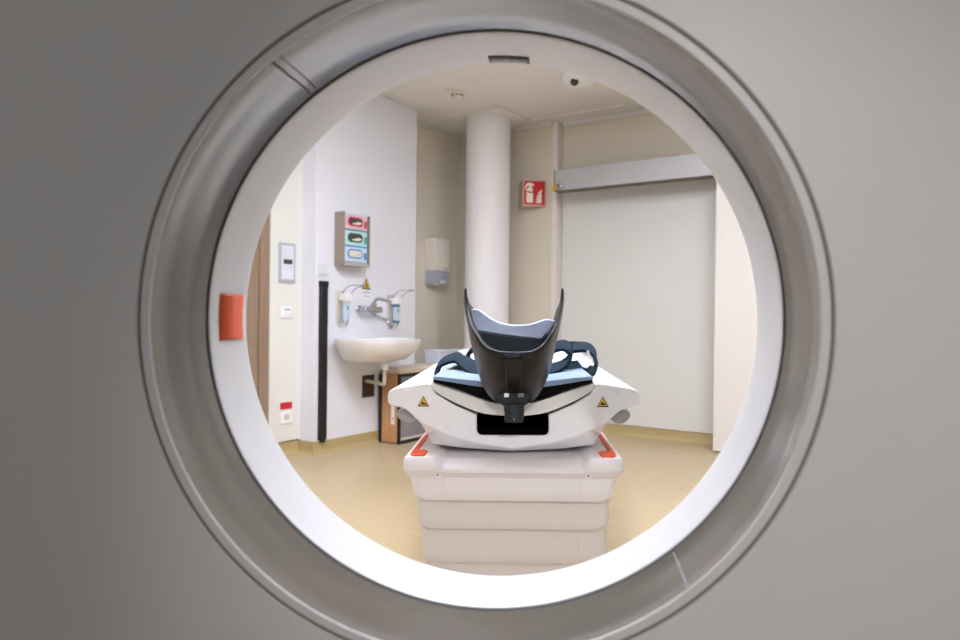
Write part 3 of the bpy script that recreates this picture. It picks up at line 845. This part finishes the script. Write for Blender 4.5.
o = obj('band_roll', ribbon([P2(476, 348, 2.5), P2(471, 351, 2.5), P2(468, 356, 2.5), P2(470, 362, 2.5), P2(477, 366, 2.5)], Vector((0, .03, .004)), .012), 'strap_blue', sl, smooth=True)
sr = thing('restraint_strap', 'dark blue padded strap coiled on the right side, with a white tag', 'strap', PX(574, 372, YS), 0, 'padded straps on the couch')
O2 = sr.location.copy()
obj('padded_coil', ribbon([P2(551, 350, 2.36), P2(557, 346.5, 2.35), P2(564, 345.6, 2.34), P2(569.8, 349, 2.33), P2(570.6, 355, 2.32), P2(567, 361.5, 2.30), P2(560, 366.5, 2.28), P2(550, 370, 2.27), P2(538, 373, 2.27)],
                       Vector((.004, .03, .014)), .011), 'strap_blue', sr, smooth=True, bevel=.002)
obj('flat_band', ribbon([P2(550, 346.5, 2.5), P2(560, 345.2, 2.5), P2(572, 344.6, 2.5), P2(584, 344.8, 2.5)], Vector((0, .045, -.008)), .010), 'strap_blue', sr, smooth=True, bevel=.002)
obj('outer_loop', ribbon([P2(566, 349, 2.42), P2(574, 348, 2.41), P2(582, 347, 2.40), P2(589, 348.2, 2.39), P2(593.5, 352.5, 2.37), P2(595.6, 359, 2.34), P2(596, 366, 2.30), P2(593, 371, 2.28), P2(588, 370, 2.27)],
                      Vector((.003, .026, .012)), .010), 'strap_blue', sr, smooth=True, bevel=.002)
obj('fill_fold', ribbon([P2(548, 372, 2.34), P2(560, 370, 2.35), P2(572, 366.5, 2.36), P2(584, 365.5, 2.37), P2(590, 369, 2.36)], Vector((0, .03, .012)), .010), 'strap_blue', sr, smooth=True, bevel=.002)
tgp = [(574.2, 354.5), (580.5, 352.6), (585, 355.5), (592.6, 360), (591, 364.5), (587, 368.2), (582, 366.5), (577.5, 360.5)]
a = [P2(x, y, 2.29+(y-352)*-.002) for x, y in tgp]
o = obj('paddle_tag', loft([a, [p+Vector((0, .006, -.001)) for p in a]]), 'paper_white', sr, bevel=.001); lab(o, 'white paddle shaped tag')
o = obj('hanging_clip', ribbon([P2(587.5, 350.5, 2.3), P2(588.5, 354, 2.3), P2(588, 358, 2.3)], Vector((.004, 0, .001)), .004), 'paper_white', sr)

# ------------------------------------------------------------------ lights
G = 'ceiling panels out of view'
luminaire('square ceiling light above the head end of the couch', -.1, 2.3, .7, .7, 8, -A, G)
luminaire('square ceiling light above the foot end of the couch', -.2, 3.1, .9, .9, 24, -A, G)
luminaire('square ceiling light over the middle of the room beyond the scanner', 1.5, 3.5, .8, .8, 24, -A, G)
luminaire('square ceiling light near the white basin wall', -2.0, 2.7, .6, .9, 24, -A, G)
luminaire('added square fill light on the ceiling behind the photographer', .1, -1.6, .6, .6, .25, -A, G)  # unseen panel added as weak fill on the gantry face
# unseen spotlight added behind the photographer to pool light on the gantry face
es = thing('added_spotlight', 'added white ceiling spotlight behind the photographer, lighting the gantry face', 'spotlight', (.55, -2.2, H), 0)
obj('ceiling_plate', lathe_z([(.06, 0), (.06, -.02), (.02, -.03)], 32), 'plastic_white', es, smooth=True)
obj('stem', cyl((0, 0, -.025), (0, 0, -.3), .012), 'plastic_white', es, smooth=True)
tgt = Vector((.27, .85, .9)); src = Vector((.55, -2.2, H-.36)); dd = (tgt-src).normalized()
obj('lamp_head', cyl(Vector((0, 0, -.36))-dd*.09, Vector((0, 0, -.36))+dd*.02, .035, 28, r1=.07), 'plastic_white', es, smooth=True)
sl_ = bpy.data.lights.new('added_spot_beam', 'SPOT'); sl_.energy = 160; sl_.spot_size = math.radians(27); sl_.spot_blend = 1; sl_.shadow_soft_size = .06; sl_.color = (1, .975, .96)
so_ = bpy.data.objects.new('added_spot_beam', sl_); COL.objects.link(so_); so_.location = src+dd*.03
so_.rotation_euler = dd.to_track_quat('-Z', 'Y').to_euler()

wd = bpy.data.worlds.new('world'); SC.world = wd; wd.use_nodes = True
bg = wd.node_tree.nodes['Background']; bg.inputs['Color'].default_value = srgb((190, 212, 255))+(1,); bg.inputs['Strength'].default_value = .3
# cool area fill at the added rear window, for the gantry face
la = bpy.data.lights.new('window_fill_light', 'AREA'); la.shape = 'RECTANGLE'; la.size = WX1-WX0; la.size_y = WZ1-WZ0
la.energy = 6; la.color = (.72, .86, 1)
lo_ = bpy.data.objects.new('window_fill_light', la); COL.objects.link(lo_)
lo_.location = W(U0_-.2, (WX0+WX1)/2, (WZ0+WZ1)/2); lo_.rotation_euler = (math.radians(90), 0, -A)
